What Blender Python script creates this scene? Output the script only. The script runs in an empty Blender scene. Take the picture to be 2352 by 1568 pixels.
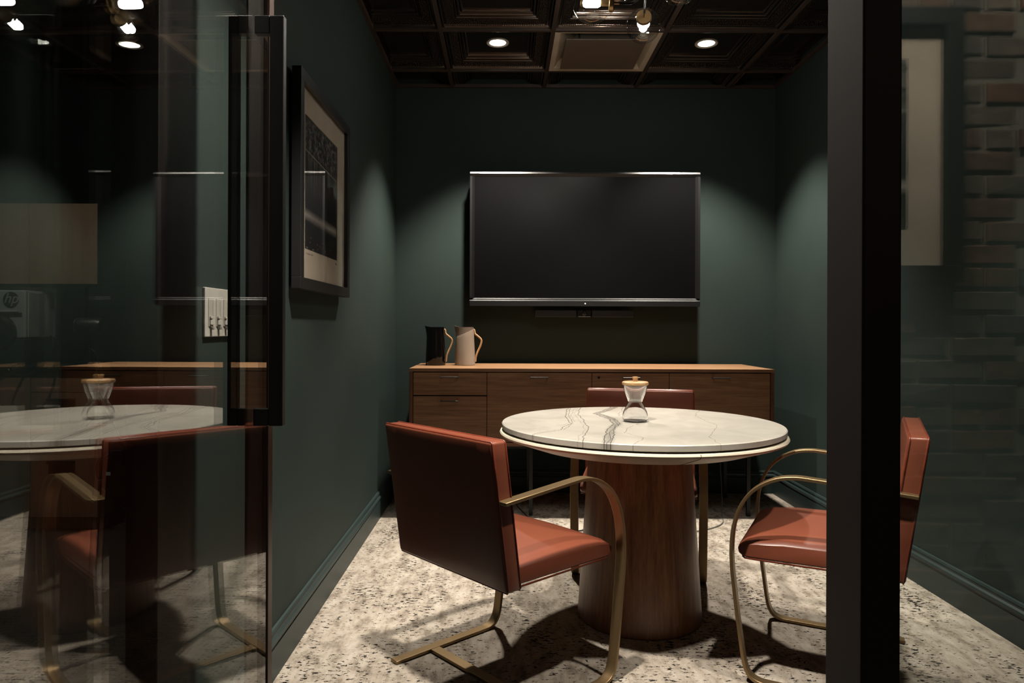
import bpy, bmesh, math, random
from mathutils import Vector, Matrix
random.seed(7)
S = bpy.context.scene
COL = S.collection
PI = math.pi

# ------------------------------------------------------------------ camera
F, W, H = 1633.0, 2352.0, 1568.0          # focal length in photo pixels, frame
VPX, VPY, CAMZ = 1160.0, 750.0, 1.11      # vanishing point of the room axis, camera height
cam = bpy.data.cameras.new('camera')
cam.sensor_width = 36.0
cam.lens = 36.0 * F / W
cam.shift_x = (W / 2 - VPX) / W
cam.shift_y = -(H / 2 - VPY) / W
cam.clip_start = 0.02
co = bpy.data.objects.new('camera', cam)
COL.objects.link(co)
co.location = (0, 0, CAMZ)
co.rotation_euler = (PI / 2, -0.0035, 0)
S.camera = co

# ------------------------------------------------------------------ world, exposure
wd = bpy.data.worlds.new('world'); S.world = wd; wd.use_nodes = True
wd.node_tree.nodes['Background'].inputs[0].default_value = (0.5, 0.55, 0.6, 1)
wd.node_tree.nodes['Background'].inputs[1].default_value = 0.004
S.view_settings.view_transform = 'Standard'
S.view_settings.look = 'None'
S.view_settings.exposure = 0.0
S.view_settings.gamma = 1.0
S.view_settings.use_curve_mapping = False
S.cycles.transparent_max_bounces = 24
S.cycles.max_bounces = 10
S.cycles.caustics_reflective = False
S.cycles.sample_clamp_indirect = 4.0

# light levels (each lamp itself is made in its fixture's builder)
SPOT_BACK = 430.0      # W, pair by the screen wall
SPOT_FRONT = 500.0     # W, pair at the door end
BULB = 260.0           # emission of the pendant bulbs
CORRIDOR = 190.0       # W, corridor downlights grazing the brick
NOOK = 60.0           # W, print nook downlight
WARM = (1.0, 0.915, 0.80)

# ------------------------------------------------------------------ room numbers
XL, XR, YB, ZC = -0.735, 1.81, 4.77, 2.71
XLO = XL - 0.125                       # outer face of the side wall
YP = 0.74                              # glass front of the room
YBRICK = -0.75
NX0, NY1 = -3.7, 4.32                  # print nook
TCX, TCY, TZ, TR = 0.522, 2.75, 0.742, 0.533


# ================================================================== helpers
ALB = 0.60                              # overall reflectance of the place against its lamps


def lin(c):
    out = []
    for v in c:
        v /= 255.0
        out.append(v / 12.92 if v <= 0.04045 else ((v + 0.055) / 1.055) ** 2.4)
    return tuple(v * ALB for v in out) + (1.0,)


class NT:
    """tiny node-tree writer"""
    def __init__(self, name):
        self.m = bpy.data.materials.new(name)
        self.m.use_nodes = True
        self.t = self.m.node_tree
        self.b = self.t.nodes['Principled BSDF']
        self.out = self.t.nodes['Material Output']

    def n(self, typ, **kw):
        nd = self.t.nodes.new(typ)
        for k, v in kw.items():
            setattr(nd, k, v)
        return nd

    def l(self, a, b):
        self.t.links.new(a, b)

    def setin(self, sock, v):
        if hasattr(v, 'is_output') or hasattr(v, 'links'):
            self.l(v, sock)
        else:
            sock.default_value = v

    def math(self, op, a, b=0.0, c=0.0, clamp=False):
        nd = self.n('ShaderNodeMath', operation=op, use_clamp=clamp)
        for s, v in zip(nd.inputs, (a, b, c)):
            self.setin(s, v)
        return nd.outputs[0]

    def coord(self, kind='Object', scale=(1, 1, 1), loc=(0, 0, 0), rot=(0, 0, 0)):
        tc = self.n('ShaderNodeTexCoord')
        mp = self.n('ShaderNodeMapping')
        mp.inputs['Scale'].default_value = scale
        mp.inputs['Location'].default_value = loc
        mp.inputs['Rotation'].default_value = rot
        self.l(tc.outputs[kind], mp.inputs['Vector'])
        return mp.outputs[0]

    def noise(self, vec, scale=5.0, detail=4.0, rough=0.55, dist=0.0):
        nd = self.n('ShaderNodeTexNoise')
        if vec is not None:
            self.l(vec, nd.inputs['Vector'])
        nd.inputs['Scale'].default_value = scale
        nd.inputs['Detail'].default_value = detail
        nd.inputs['Roughness'].default_value = rough
        nd.inputs['Distortion'].default_value = dist
        return nd.outputs['Fac']

    def ramp(self, fac, stops, mode='LINEAR'):
        nd = self.n('ShaderNodeValToRGB')
        e = nd.color_ramp.elements
        nd.color_ramp.interpolation = mode
        while len(e) < len(stops):
            e.new(0.5)
        for el, (p, c) in zip(e, stops):
            el.position = p
            el.color = c if len(c) == 4 else tuple(c) + (1,)
        self.l(fac, nd.inputs[0])
        return nd.outputs[0]

    def mix(self, fac, a, b):
        nd = self.n('ShaderNodeMix', data_type='RGBA')
        self.setin(nd.inputs[0], fac)
        self.setin(nd.inputs[6], a)
        self.setin(nd.inputs[7], b)
        return nd.outputs[2]

    def bump(self, h, strength=0.2, dist=0.01):
        nd = self.n('ShaderNodeBump')
        nd.inputs['Strength'].default_value = strength
        nd.inputs['Distance'].default_value = dist
        self.l(h, nd.inputs['Height'])
        self.l(nd.outputs[0], self.b.inputs['Normal'])

    def sheet_fresnel(self, ior):
        """the same reflectance on both faces of an unbent sheet"""
        geo = self.n('ShaderNodeNewGeometry')
        fr = self.n('ShaderNodeFresnel')
        self.l(self.math('MULTIPLY_ADD', geo.outputs['Backfacing'], 1.0 / ior - ior, ior), fr.inputs[0])
        return fr.outputs[0]

    def base(self, c=None, rough=None, metal=None, spec=None, coat=None):
        if c is not None: self.setin(self.b.inputs['Base Color'], c)
        if rough is not None: self.setin(self.b.inputs['Roughness'], rough)
        if metal is not None: self.b.inputs['Metallic'].default_value = metal
        if spec is not None: self.b.inputs['Specular IOR Level'].default_value = spec
        if coat is not None: self.b.inputs['Coat Weight'].default_value = coat


M = {}


def simple(name, rgb, rough=0.5, metal=0.0, spec=0.5, grain=0.0, gscale=200.0):
    t = NT(name)
    c = lin(rgb)
    t.base(c, rough, metal, spec)
    v = t.coord()
    nz = t.noise(v, 9.0, 5.0)
    d = tuple(x * 0.86 for x in c[:3]) + (1,)
    t.setin(t.b.inputs['Base Color'], t.ramp(nz, [(0.3, d), (0.7, c)]))
    if grain:
        t.bump(t.noise(v, gscale, 2.0), grain, 0.002)
    M[name] = t.m
    return t.m


def paint(name, rgb, rough=0.42, bump=0.05, spec=0.25):
    t = NT(name)
    c = lin(rgb)
    v = t.coord()
    nz = t.noise(v, 2.3, 5.0)
    d = tuple(x * 0.9 for x in c[:3]) + (1,)
    t.base(t.ramp(nz, [(0.35, d), (0.65, c)]), rough, 0.0, spec)
    t.bump(t.noise(v, 260.0, 2.0), bump, 0.002)
    M[name] = t.m


def emit(name, rgb, strength):
    t = NT(name)
    t.base((0.8, 0.8, 0.8, 1), 0.6)
    t.b.inputs['Emission Color'].default_value = tuple(rgb) + (1,)
    t.b.inputs['Emission Strength'].default_value = strength
    M[name] = t.m


def thin_glass(name, ior=1.5, tint=(0.95, 0.97, 0.955), rough=0.0):
    t = NT(name)
    t.t.nodes.remove(t.b)
    tr = t.n('ShaderNodeBsdfTransparent'); tr.inputs[0].default_value = tint + (1,)
    gl = t.n('ShaderNodeBsdfGlossy'); gl.inputs['Roughness'].default_value = rough
    gl.inputs[0].default_value = (0.97, 0.98, 0.97, 1)
    mx = t.n('ShaderNodeMixShader')
    t.l(t.sheet_fresnel(ior), mx.inputs[0]); t.l(tr.outputs[0], mx.inputs[1]); t.l(gl.outputs[0], mx.inputs[2])
    t.l(mx.outputs[0], t.out.inputs[0])
    M[name] = t.m


def wood(name, dark, mid, light, axis='x', scale=1.0, rough=0.38, gr=0.8, dist=0.9):
    t = NT(name)
    st = {'x': (0.6, 9, 9), 'y': (9, 0.6, 9), 'z': (9, 9, 0.22)}[axis]
    v = t.coord('Object', tuple(s * scale for s in st))
    n1 = t.noise(v, 3.0, 8.0, 0.62, dist)
    col = t.ramp(n1, [(0.22, lin(dark)), (0.45, lin(mid)), (0.78, lin(light))])
    st2 = {'x': (1.2, 60, 60), 'y': (60, 1.2, 60), 'z': (60, 60, 1.0)}[axis]
    v2 = t.coord('Object', tuple(s * scale for s in st2))
    n2 = t.noise(v2, 3.0, 5.0, 0.7)
    g = t.ramp(n2, [(0.35, (0.45, 0.42, 0.4)), (0.55, (1, 1, 1))])
    mm = t.n('ShaderNodeMix', data_type='RGBA', blend_type='MULTIPLY')
    mm.inputs[0].default_value = gr
    t.l(col, mm.inputs[6]); t.l(g, mm.inputs[7])
    t.base(mm.outputs[2], rough)
    t.bump(n2, 0.12, 0.001)
    M[name] = t.m
    return t


def mk_materials():
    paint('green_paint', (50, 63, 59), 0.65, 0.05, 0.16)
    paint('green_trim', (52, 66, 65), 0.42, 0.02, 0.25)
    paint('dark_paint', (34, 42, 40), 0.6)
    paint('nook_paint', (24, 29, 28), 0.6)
    paint('corridor_paint', (70, 70, 66), 0.6)
    simple('bronze', (24, 14, 11), 0.55, 0.0, 0.25)
    simple('bronze_edge', (70, 52, 42), 0.35, 0.5)
    simple('black_metal', (16, 15, 14), 0.42, 0.3)
    simple('black_frame', (13, 12, 12), 0.5)
    simple('dark_handle', (70, 66, 64), 0.3, 0.8)
    simple('black_gloss', (10, 9, 9), 0.16)
    simple('black_plastic', (16, 16, 17), 0.4)
    simple('black_matte', (9, 9, 10), 0.8)
    simple('brass', (150, 122, 84), 0.32, 1.0)
    simple('bronze_chair', (176, 148, 108), 0.40, 0.85)
    simple('tee', (70, 56, 47), 0.45, 0.2)
    simple('diffuser_white', (196, 182, 162), 0.55)
    simple('diffuser_shaded', (104, 90, 78), 0.55)  # darker than the pan: the plaque's downward-facing shade is put into its colour
    simple('white_trim', (205, 198, 188), 0.45)
    simple('white_plastic', (222, 216, 206), 0.38)
    simple('grey_plastic', (150, 146, 138), 0.45)
    simple('mat_board', (222, 205, 182), 0.8)
    simple('table_rim', (255, 244, 220), 0.42)
    simple('dark_gap', (22, 18, 15), 0.7)
    simple('cream_ceramic', (178, 160, 142), 0.35)
    simple('taupe_ceramic', (132, 116, 102), 0.4)
    simple('black_ceramic', (12, 9, 9), 0.12)
    simple('mortar', (128, 122, 108), 0.9, grain=0.6, gscale=160)
    simple('counter_black', (18, 18, 19), 0.2)
    simple('silver', (200, 200, 200), 0.25, 1.0)
    simple('satin_silver', (170, 170, 170), 0.24, 0.9)
    simple('printer_white', (150, 160, 158), 0.5)
    simple('printer_side', (170, 174, 168), 0.5)
    simple('corridor_floor', (52, 46, 42), 0.6)
    simple('paper_tag', (225, 225, 225), 0.7)
    simple('ink', (60, 52, 46), 0.8)
    wood('walnut', (112, 76, 50), (154, 110, 78), (188, 142, 104), 'x', 1.0, 0.42, gr=0.6)
    wood('walnut_top', (126, 90, 62), (164, 122, 86), (190, 148, 108), 'x', 1.0, 0.4, gr=0.5)
    wood('walnut_edge', (84, 50, 32), (112, 72, 48), (136, 92, 62), 'z', 1.0, 0.42, gr=0.6)
    wood('beech', (196, 142, 92), (216, 166, 116), (232, 188, 140), 'z', 2.0, 0.45)
    wood('maple', (190, 140, 92), (210, 165, 112), (226, 186, 136), 'x', 3.0, 0.45)
    wood('nook_wood', (132, 104, 84), (146, 117, 95), (154, 125, 102), 'z', 0.5, 0.5, gr=0.15)
    # pedestal veneer: vertical leaves of differing tone round the cone
    t = wood('veneer', (104, 58, 34), (160, 106, 70), (198, 148, 106), 'z', 1.8, 0.36, gr=0.6, dist=0.15)
    # leather
    t = NT('leather')
    v = t.coord()
    nz = t.noise(v, 4.0, 4.0)
    t.base(t.ramp(nz, [(0.3, lin((138, 74, 53))), (0.7, lin((152, 84, 61)))]), 0.34, 0.0, 0.5)
    t.bump(t.noise(v, 420.0, 3.0), 0.10, 0.001)
    M['leather'] = t.m
    t = NT('leather_seam')
    t.base(t.ramp(t.noise(t.coord(), 30.0), [(0.3, lin((118, 50, 32))), (0.7, lin((136, 60, 38)))]), 0.36)
    M['leather_seam'] = t.m
    # carpet
    t = NT('carpet')
    v1 = t.coord('Object', (42, 78, 1))
    n1 = t.noise(v1, 1.0, 5.0, 0.72, 0.2)
    v2 = t.coord('Object', (7, 2.2, 1))
    n2 = t.noise(v2, 1.0, 4.0, 0.6)
    v3 = t.coord('Object', (20, 9, 1), (3, 5, 0))
    n3 = t.noise(v3, 1.0, 6.0, 0.7)
    thr = t.math('MULTIPLY_ADD', n2, 0.34, -0.17)
    f = t.math('ADD', n1, thr)
    fleck = t.ramp(f, [(0.57, (0, 0, 0)), (0.598, (1, 1, 1))])
    base = t.ramp(n3, [(0.36, lin((150, 138, 124))), (0.5, lin((196, 184, 168))), (0.66, lin((218, 208, 194)))])
    col = t.mix(fleck, base, lin((34, 30, 27)))
    t.base(col, 0.95, 0.0, 0.1)
    t.bump(t.noise(t.coord('Object', (1, 1, 1)), 330.0, 3.0, 0.7), 0.7, 0.004)
    M['carpet'] = t.m
    # stamped tin
    t = NT('tin')
    t.base(lin((112, 99, 90)), 0.13, 0.92)
    M['tin'] = t.m
    t = NT('tin_hammered')
    t.base(lin((58, 51, 46)), 0.13, 0.9)
    vo = t.n('ShaderNodeTexVoronoi'); vo.inputs['Scale'].default_value = 130.0
    t.l(t.coord(), vo.inputs['Vector'])
    t.bump(vo.outputs['Distance'], 1.0, 0.006)
    M['tin_hammered'] = t.m
    # brick tones
    for i, c in enumerate([(112, 88, 72), (104, 94, 84), (118, 84, 66), (92, 86, 80), (110, 98, 86)]):
        t = NT('brick_%d' % i)
        v = t.coord('Object', (1, 1, 1))
        nz = t.noise(v, 26.0, 6.0, 0.7)
        d = tuple(x * 0.55 for x in lin(c)[:3]) + (1,)
        t.base(t.ramp(nz, [(0.3, d), (0.68, lin(c))]), 0.9, 0.0, 0.2)
        t.bump(nz, 0.6, 0.01)
        M['brick_%d' % i] = t.m
    # TV screen
    t = NT('screen')
    t.base((0.0025, 0.0025, 0.0027, 1), 0.30, 0.0, 0.14)
    M['screen'] = t.m
    emit('lens_lit', (1.0, 0.94, 0.84), 14.0)
    emit('bulb_lit', (1.0, 0.95, 0.86), BULB)
    emit('led', (0.9, 0.95, 1.0), 3.0)
    thin_glass('door_glass', 2.05, (0.95, 0.96, 0.95))
    thin_glass('side_glass', 1.55, (0.93, 0.95, 0.94))
    thin_glass('pane_glass', 1.6, (0.93, 0.95, 0.94))
    thin_glass('globe_glass', 1.75, (0.92, 0.92, 0.91))
    thin_glass('frame_glass', 1.35, (0.98, 0.98, 0.98))
    t = NT('carafe_glass')
    t.base((1, 1, 1, 1), 0.0)
    t.b.inputs['Transmission Weight'].default_value = 1.0
    t.b.inputs['IOR'].default_value = 1.5
    M['carafe_glass'] = t.m
    mk_marble()
    mk_print()


def mk_marble():
    """white quartz; every vein is a path x(y) across the slab (slab-local metres)"""
    t = NT('marble')
    tc = t.n('ShaderNodeTexCoord')
    sp = t.n('ShaderNodeSeparateXYZ')
    t.l(tc.outputs['Object'], sp.inputs[0])
    X, Y = sp.outputs[0], sp.outputs[1]

    def curve(pts):
        nd = t.n('ShaderNodeFloatCurve')
        u = t.math('MULTIPLY_ADD', Y, 0.8, 0.5)          # y -0.625..0.625 -> 0..1
        t.l(u, nd.inputs['Value'])
        c = nd.mapping.curves[0]
        pp = sorted((y * 0.8 + 0.5, x * 0.8 + 0.5) for x, y in pts)
        pp = [(0.0, pp[0][1])] + pp + [(1.0, pp[-1][1])]
        while len(c.points) < len(pp):
            c.points.new(0.5, 0.5)
        for p, (a, b) in zip(c.points, pp):
            p.location = (a, b)
            p.handle_type = 'VECTOR'
        nd.mapping.update()
        return t.math('MULTIPLY_ADD', nd.outputs[0], 1.25, -0.625)

    def jitter(amp, seed, sc=9.0):
        v = t.n('ShaderNodeCombineXYZ')
        t.l(t.math('MULTIPLY', Y, sc), v.inputs[1])
        v.inputs[0].default_value = seed
        nz = t.noise(v.outputs[0], 1.0, 6.0, 0.68)
        return t.math('MULTIPLY_ADD', nz, 2 * amp, -amp)

    def line(path, amp, seed, width, off=0.0, strength=1.0, sc=9.0):
        px = t.math('ADD', path, jitter(amp, seed, sc))
        d = t.math('ABSOLUTE', t.math('SUBTRACT', t.math('SUBTRACT', X, off), px))
        k = t.math('SUBTRACT', 1.0, t.math('DIVIDE', d, width), clamp=True)
        return t.math('MULTIPLY', t.math('POWER', k, 0.6), strength)

    def rel(pts):
        return [(x - TCX, y - TCY) for x, y in pts]
    main = curve(rel([(0.31, 2.20), (0.335, 2.30), (0.368, 2.50), (0.40, 2.62), (0.425, 2.70), (0.43, 2.86), (0.39, 3.03), (0.44, 3.12), (0.50, 3.26)]))
    v2 = curve(rel([(0.02, 2.38), (0.06, 2.40), (0.20, 2.55), (0.25, 2.72), (0.251, 2.93), (0.288, 3.25)]))
    v3 = curve(rel([(0.236, 2.20), (0.265, 2.40), (0.305, 2.56), (0.308, 2.79), (0.309, 3.0), (0.348, 3.25)]))
    v4 = curve(rel([(0.39, 2.20), (0.465, 2.375), (0.42, 2.48), (0.45, 2.60), (0.52, 2.74), (0.47, 2.95), (0.54, 3.26)]))
    v5 = curve(rel([(0.68, 2.30), (0.69, 2.40), (0.80, 2.67), (0.79, 2.95), (0.86, 3.15)]))
    v6 = curve(rel([(0.02, 2.50), (0.10, 2.56), (0.215, 2.66), (0.275, 2.78), (0.27, 2.95), (0.32, 3.25)]))
    W0 = 0.0022
    ls = [line(main, 0.020, 1.0, W0 * 1.3, -0.012), line(main, 0.018, 4.0, W0, 0.004), line(main, 0.020, 7.5, W0 * 1.2, 0.014),
          line(main, 0.02, 11.2, 0.022, 0.001, 0.42), line(v2, 0.022, 3.1, W0, 0.0, 0.85), line(v2, 0.024, 23.1, W0, 0.012, 0.6),
          line(v3, 0.022, 5.2, W0, 0.0, 0.85), line(v3, 0.02, 31.0, W0 * 0.8, -0.014, 0.4), line(v4, 0.022, 8.3, W0 * 0.9, 0.0, 0.6),
          line(v5, 0.02, 9.9, W0, 0.0, 0.42), line(v6, 0.024, 14.4, W0 * 0.8, 0.0, 0.45)]
    acc = ls[0]
    for k in ls[1:]:
        acc = t.math('MAXIMUM', acc, k)
    v = t.coord('Object', (1, 1, 1))
    cloud = t.noise(v, 5.0, 6.0, 0.6, 0.8)
    white = t.ramp(cloud, [(0.3, lin((204, 198, 186))), (0.62, lin((226, 220, 208)))])
    t.base(t.mix(acc, white, lin((88, 84, 80))), 0.16, 0.0, 0.5)
    M['marble'] = t.m


def mk_print():
    """dark black-and-white lakeside photograph, drawn from noise (y across, z up)"""
    t = NT('photo_print')
    tc = t.n('ShaderNodeTexCoord')
    sp = t.n('ShaderNodeSeparateXYZ')
    t.l(tc.outputs['Generated'], sp.inputs[0])
    U, V = sp.outputs[1], sp.outputs[2]

    def nz(su, sv, detail=6.0, rough=0.7, seed=0.0):
        v = t.n('ShaderNodeCombineXYZ')
        t.l(t.math('MULTIPLY_ADD', U, su, seed), v.inputs[0])
        t.l(t.math('MULTIPLY', V, sv), v.inputs[1])
        return t.noise(v.outputs[0], 1.0, detail, rough)

    def band(c0, slope, width):
        d = t.math('ABSOLUTE', t.math('SUBTRACT', V, t.math('MULTIPLY_ADD', U, slope, c0)))
        return t.math('SUBTRACT', 1.0, t.math('DIVIDE', d, width), clamp=True)

    def above(c):
        return t.math('MULTIPLY', t.math('SUBTRACT', V, c), 8.0, clamp=True)

    def below(c):
        return t.math('MULTIPLY', t.math('SUBTRACT', c, V), 8.0, clamp=True)
    fol = t.math('MULTIPLY', t.math('MULTIPLY', t.math('SUBTRACT', nz(14, 18), 0.47, clamp=True), 3.0), above(0.66))
    st = t.math('MULTIPLY', t.math('SUBTRACT', nz(26, 2.0, 4.0, 0.6, 5.0), 0.48, clamp=True), 1.6)
    st = t.math('MULTIPLY', st, t.math('MULTIPLY', above(0.42), below(0.80)))
    bank = t.math('MULTIPLY', band(0.27, -0.02, 0.05), t.math('POWER', nz(60, 30), 1.2))
    shore = t.math('MULTIPLY', band(0.745, -0.05, 0.008), 0.6)
    spark = t.math('MULTIPLY', t.math('GREATER_THAN', nz(14, 60, 3.0, 0.6, 9.0), 0.62), t.math('MULTIPLY', below(0.17), 0.5))
    s = t.math('ADD', t.math('ADD', fol, st), t.math('ADD', t.math('ADD', t.math('MULTIPLY', bank, 1.7), shore), spark))
    s = t.math('MULTIPLY_ADD', s, 0.9, 0.006)
    t.base(t.ramp(s, [(0.0, (0.003, 0.003, 0.004)), (0.5, (0.22, 0.20, 0.18)), (1.0, (0.5, 0.47, 0.42))]), 0.5)
    M['photo_print'] = t.m


# ---------------------------------------------------------------- mesh helpers
class MB:
    def __init__(self):
        self.v, self.f, self.mi = [], [], []

    def add(self, vs, fs, mi=0):
        o = len(self.v)
        self.v += [tuple(p) for p in vs]
        self.f += [tuple(i + o for i in f) for f in fs]
        self.mi += [mi] * len(fs)
        return self

    def box(self, x0, x1, y0, y1, z0, z1, mi=0):
        vs = [(x0, y0, z0), (x1, y0, z0), (x1, y1, z0), (x0, y1, z0), (x0, y0, z1), (x1, y0, z1), (x1, y1, z1), (x0, y1, z1)]
        fs = [(0, 3, 2, 1), (4, 5, 6, 7), (0, 1, 5, 4), (1, 2, 6, 5), (2, 3, 7, 6), (3, 0, 4, 7)]
        return self.add(vs, fs, mi)

    def lathe(self, prof, cx=0, cy=0, cz=0, seg=32, mi=0, fn=None, cap=True):
        vs, fs = [], []
        n = len(prof)
        for k in range(seg):
            a = 2 * PI * k / seg
            for (r, z) in prof:
                p = (r * math.cos(a), r * math.sin(a), z)
                if fn: p = fn(p, a)
                vs.append((cx + p[0], cy + p[1], cz + p[2]))
        for k in range(seg):
            k2 = (k + 1) % seg
            for i in range(n - 1):
                fs.append((k * n + i, k2 * n + i, k2 * n + i + 1, k * n + i + 1))
        if cap:
            if prof[0][0] > 1e-5: fs.append(tuple(k * n for k in range(seg))[::-1])
            if prof[-1][0] > 1e-5: fs.append(tuple(k * n + n - 1 for k in range(seg)))
        return self.add(vs, fs, mi)

    def tube(self, path, r, seg=8, mi=0, closed=False, sq=1.0):
        P = [Vector(p) for p in path]
        n = len(P)
        rs = r if isinstance(r, (list, tuple)) else [r] * n
        vs, fs = [], []
        up = None
        for i in range(n):
            if closed:
                t = (P[(i + 1) % n] - P[i - 1])
            else:
                t = P[min(i + 1, n - 1)] - P[max(i - 1, 0)]
            t.normalize()
            if up is None:
                up = Vector((0, 0, 1)) if abs(t.z) < 0.9 else Vector((1, 0, 0))
            s = t.cross(up)
            if s.length < 1e-6:
                s = t.cross(Vector((0, 1, 0.01)))
            s.normalize()
            u = s.cross(t); u.normalize(); up = u
            for k in range(seg):
                a = 2 * PI * k / seg
                q = P[i] + (s * math.cos(a) + u * math.sin(a) * sq) * rs[i]
                vs.append(tuple(q))
        m = n if closed else n - 1
        for i in range(m):
            j = (i + 1) % n
            for k in range(seg):
                k2 = (k + 1) % seg
                fs.append((i * seg + k, i * seg + k2, j * seg + k2, j * seg + k))
        if not closed:
            fs.append(tuple(range(seg))[::-1])
            fs.append(tuple((n - 1) * seg + k for k in range(seg)))
        return self.add(vs, fs, mi)

    def prism(self, poly, axis, a0, a1, mi=0):
        """polygon in the two other axes extruded from a0 to a1 along axis"""
        n = len(poly)

        def pt(p, a):
            return {'x': (a, p[0], p[1]), 'y': (p[0], a, p[1]), 'z': (p[0], p[1], a)}[axis]
        vs = [pt(p, a0) for p in poly] + [pt(p, a1) for p in poly]
        fs = [tuple(range(n))[::-1], tuple(range(n, 2 * n))]
        fs += [(i, (i + 1) % n, n + (i + 1) % n, n + i) for i in range(n)]
        return self.add(vs, fs, mi)

    def flatbar(self, path, x0, x1, th):
        """flat bar in the y-z plane: path of (y,z), thickness th, spanning x0..x1"""
        P = [Vector((0, a, b)) for a, b in path]
        n = len(P)
        L, R = [], []
        for i in range(n):
            t = P[min(i + 1, n - 1)] - P[max(i - 1, 0)]
            t.normalize()
            nn = Vector((0, -t.z, t.y)) * (th / 2)
            L.append(P[i] + nn); R.append(P[i] - nn)
        vs, fs = [], []
        for i in range(n):
            for x in (x0, x1):
                vs.append((x, L[i].y, L[i].z)); vs.append((x, R[i].y, R[i].z))
        for i in range(n - 1):
            a, b = i * 4, i * 4 + 4
            fs += [(a, a + 2, b + 2, b), (a + 1, b + 1, b + 3, a + 3), (a, b, b + 1, a + 1), (a + 2, a + 3, b + 3, b + 2)]
        fs += [(0, 1, 3, 2), tuple(4 * (n - 1) + k for k in (0, 2, 3, 1))]
        return self.add(vs, fs)

    def mesh(self, name, smooth=None):
        me = bpy.data.meshes.new(name)
        me.from_pydata(self.v, [], self.f)
        bm = bmesh.new(); bm.from_mesh(me)
        bmesh.ops.recalc_face_normals(bm, faces=bm.faces)
        bm.to_mesh(me); bm.free()
        for p, i in zip(me.polygons, self.mi):
            p.material_index = i
        if smooth is not None:
            for p in me.polygons: p.use_smooth = True
            me.set_sharp_from_angle(angle=math.radians(smooth))
        return me

    def build(self, name, mats, parent=None, smooth=None, bevel=0.0, bseg=2, loc=None, rot=None):
        me = self.mesh(name, smooth)
        if not isinstance(mats, (list, tuple)): mats = [mats]
        for m in mats: me.materials.append(M[m] if isinstance(m, str) else m)
        o = bpy.data.objects.new(name, me)
        COL.objects.link(o)
        if parent is not None: o.parent = parent
        if loc: o.location = loc
        if rot: o.rotation_euler = rot
        if bevel:
            md = o.modifiers.new('bevel', 'BEVEL')
            md.width = bevel; md.segments = bseg; md.limit_method = 'ANGLE'; md.angle_limit = math.radians(40)
            if smooth is None:
                for p in me.polygons: p.use_smooth = True
                md.harden_normals = True
        return o


def box(name, mats, parent, x0, x1, y0, y1, z0, z1, bevel=0.0, bseg=2):
    return MB().box(x0, x1, y0, y1, z0, z1).build(name, mats, parent, None, bevel, bseg)


def thing(name, label, cat, loc=(0, 0, 0), rz=0.0, group=None):
    o = bpy.data.objects.new(name, None)
    o.empty_display_size = 0.1
    COL.objects.link(o)
    o.location = loc; o.rotation_euler = (0, 0, rz)
    return tag(o, label, cat, group)


def tag(o, label, cat=None, group=None, kind=None):
    o['label'] = label
    if cat: o['category'] = cat
    if group: o['group'] = group
    if kind: o['kind'] = kind
    return o


def struct(o, label):
    o['kind'] = 'structure'; o['label'] = label
    return o


def copy_tree(o, parent=None):
    c = o.copy(); COL.objects.link(c); c.parent = parent
    for ch in list(o.children): copy_tree(ch, c)
    return c


def smoothpath(pts, n=8):
    """Catmull-Rom through points"""
    P = [Vector(p) for p in pts]
    Q = [P[0] * 2 - P[1]] + P + [P[-1] * 2 - P[-2]]
    out = []
    for i in range(1, len(Q) - 2):
        for k in range(n):
            u = k / n
            a, b, c, d = Q[i - 1], Q[i], Q[i + 1], Q[i + 2]
            out.append(0.5 * ((2 * b) + (c - a) * u + (2 * a - 5 * b + 4 * c - d) * u * u + (3 * b - a - 3 * c + d) * u ** 3))
    out.append(P[-1])
    return [tuple(p) for p in out]


def spot(parent, loc, power, half_deg, blend, size=0.05, rot=(0, 0, 0), color=WARM):
    l = bpy.data.lights.new('lamp', 'SPOT')
    l.energy = power; l.color = color; l.spot_size = math.radians(2 * half_deg); l.spot_blend = blend
    l.shadow_soft_size = size
    o = bpy.data.objects.new('lamp', l)
    COL.objects.link(o); o.parent = parent; o.location = loc; o.rotation_euler = rot
    return o


mk_materials()

# ================================================================== setting
YC = 2.0                                # carpet starts behind an unseen dark strip, added to cut light bounced off the floor
struct(box('floor', 'carpet', None, XLO, XR + 0.12, YC, YB + 0.12, -0.10, 0.0), 'cream carpet with scattered black flecks')
struct(box('floor', 'corridor_floor', None, XLO, XR + 0.12, YBRICK - 0.35, YC, -0.10, 0.0), 'dark floor outside the glass front and an added dark strip just inside it')
struct(box('floor', 'corridor_floor', None, NX0 - 0.1, XLO, YBRICK - 0.35, NY1 + 0.1, -0.10, 0.0), 'dark floor of the print nook')
struct(box('wall_back', 'green_paint', None, XLO, XR + 0.12, YB, YB + 0.12, 0, ZC + 0.2), 'dark green painted wall behind the screen')
struct(box('wall_left', 'green_paint', None, XLO, XL, 1.65, YB, 0, ZC + 0.2), 'dark green painted wall with the framed photograph')
struct(box('wall_right', 'green_paint', None, XR, XR + 0.12, 0.70, YB, 0, ZC + 0.2), 'dark green painted wall opposite the framed photograph')
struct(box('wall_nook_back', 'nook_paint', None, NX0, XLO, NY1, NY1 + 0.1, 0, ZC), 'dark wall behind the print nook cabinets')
struct(box('wall_nook_side', 'dark_paint', None, NX0 - 0.1, NX0, YBRICK, NY1 + 0.1, 0, ZC), 'dark end wall of the corridor')
struct(box('wall_corridor_end', 'dark_paint', None, XR, XR + 0.12, YBRICK - 0.3, 0.70, 0, ZC), 'dark far end wall of the corridor')
struct(box('ceiling', 'dark_paint', None, NX0 - 0.1, XR + 0.12, YBRICK - 0.3, 0.70, ZC + 0.02, ZC + 0.12), 'dark corridor ceiling')
struct(box('ceiling', 'dark_paint', None, NX0 - 0.1, XLO, 0.70, NY1 + 0.1, ZC + 0.02, ZC + 0.12), 'dark ceiling over the print nook')


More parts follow.
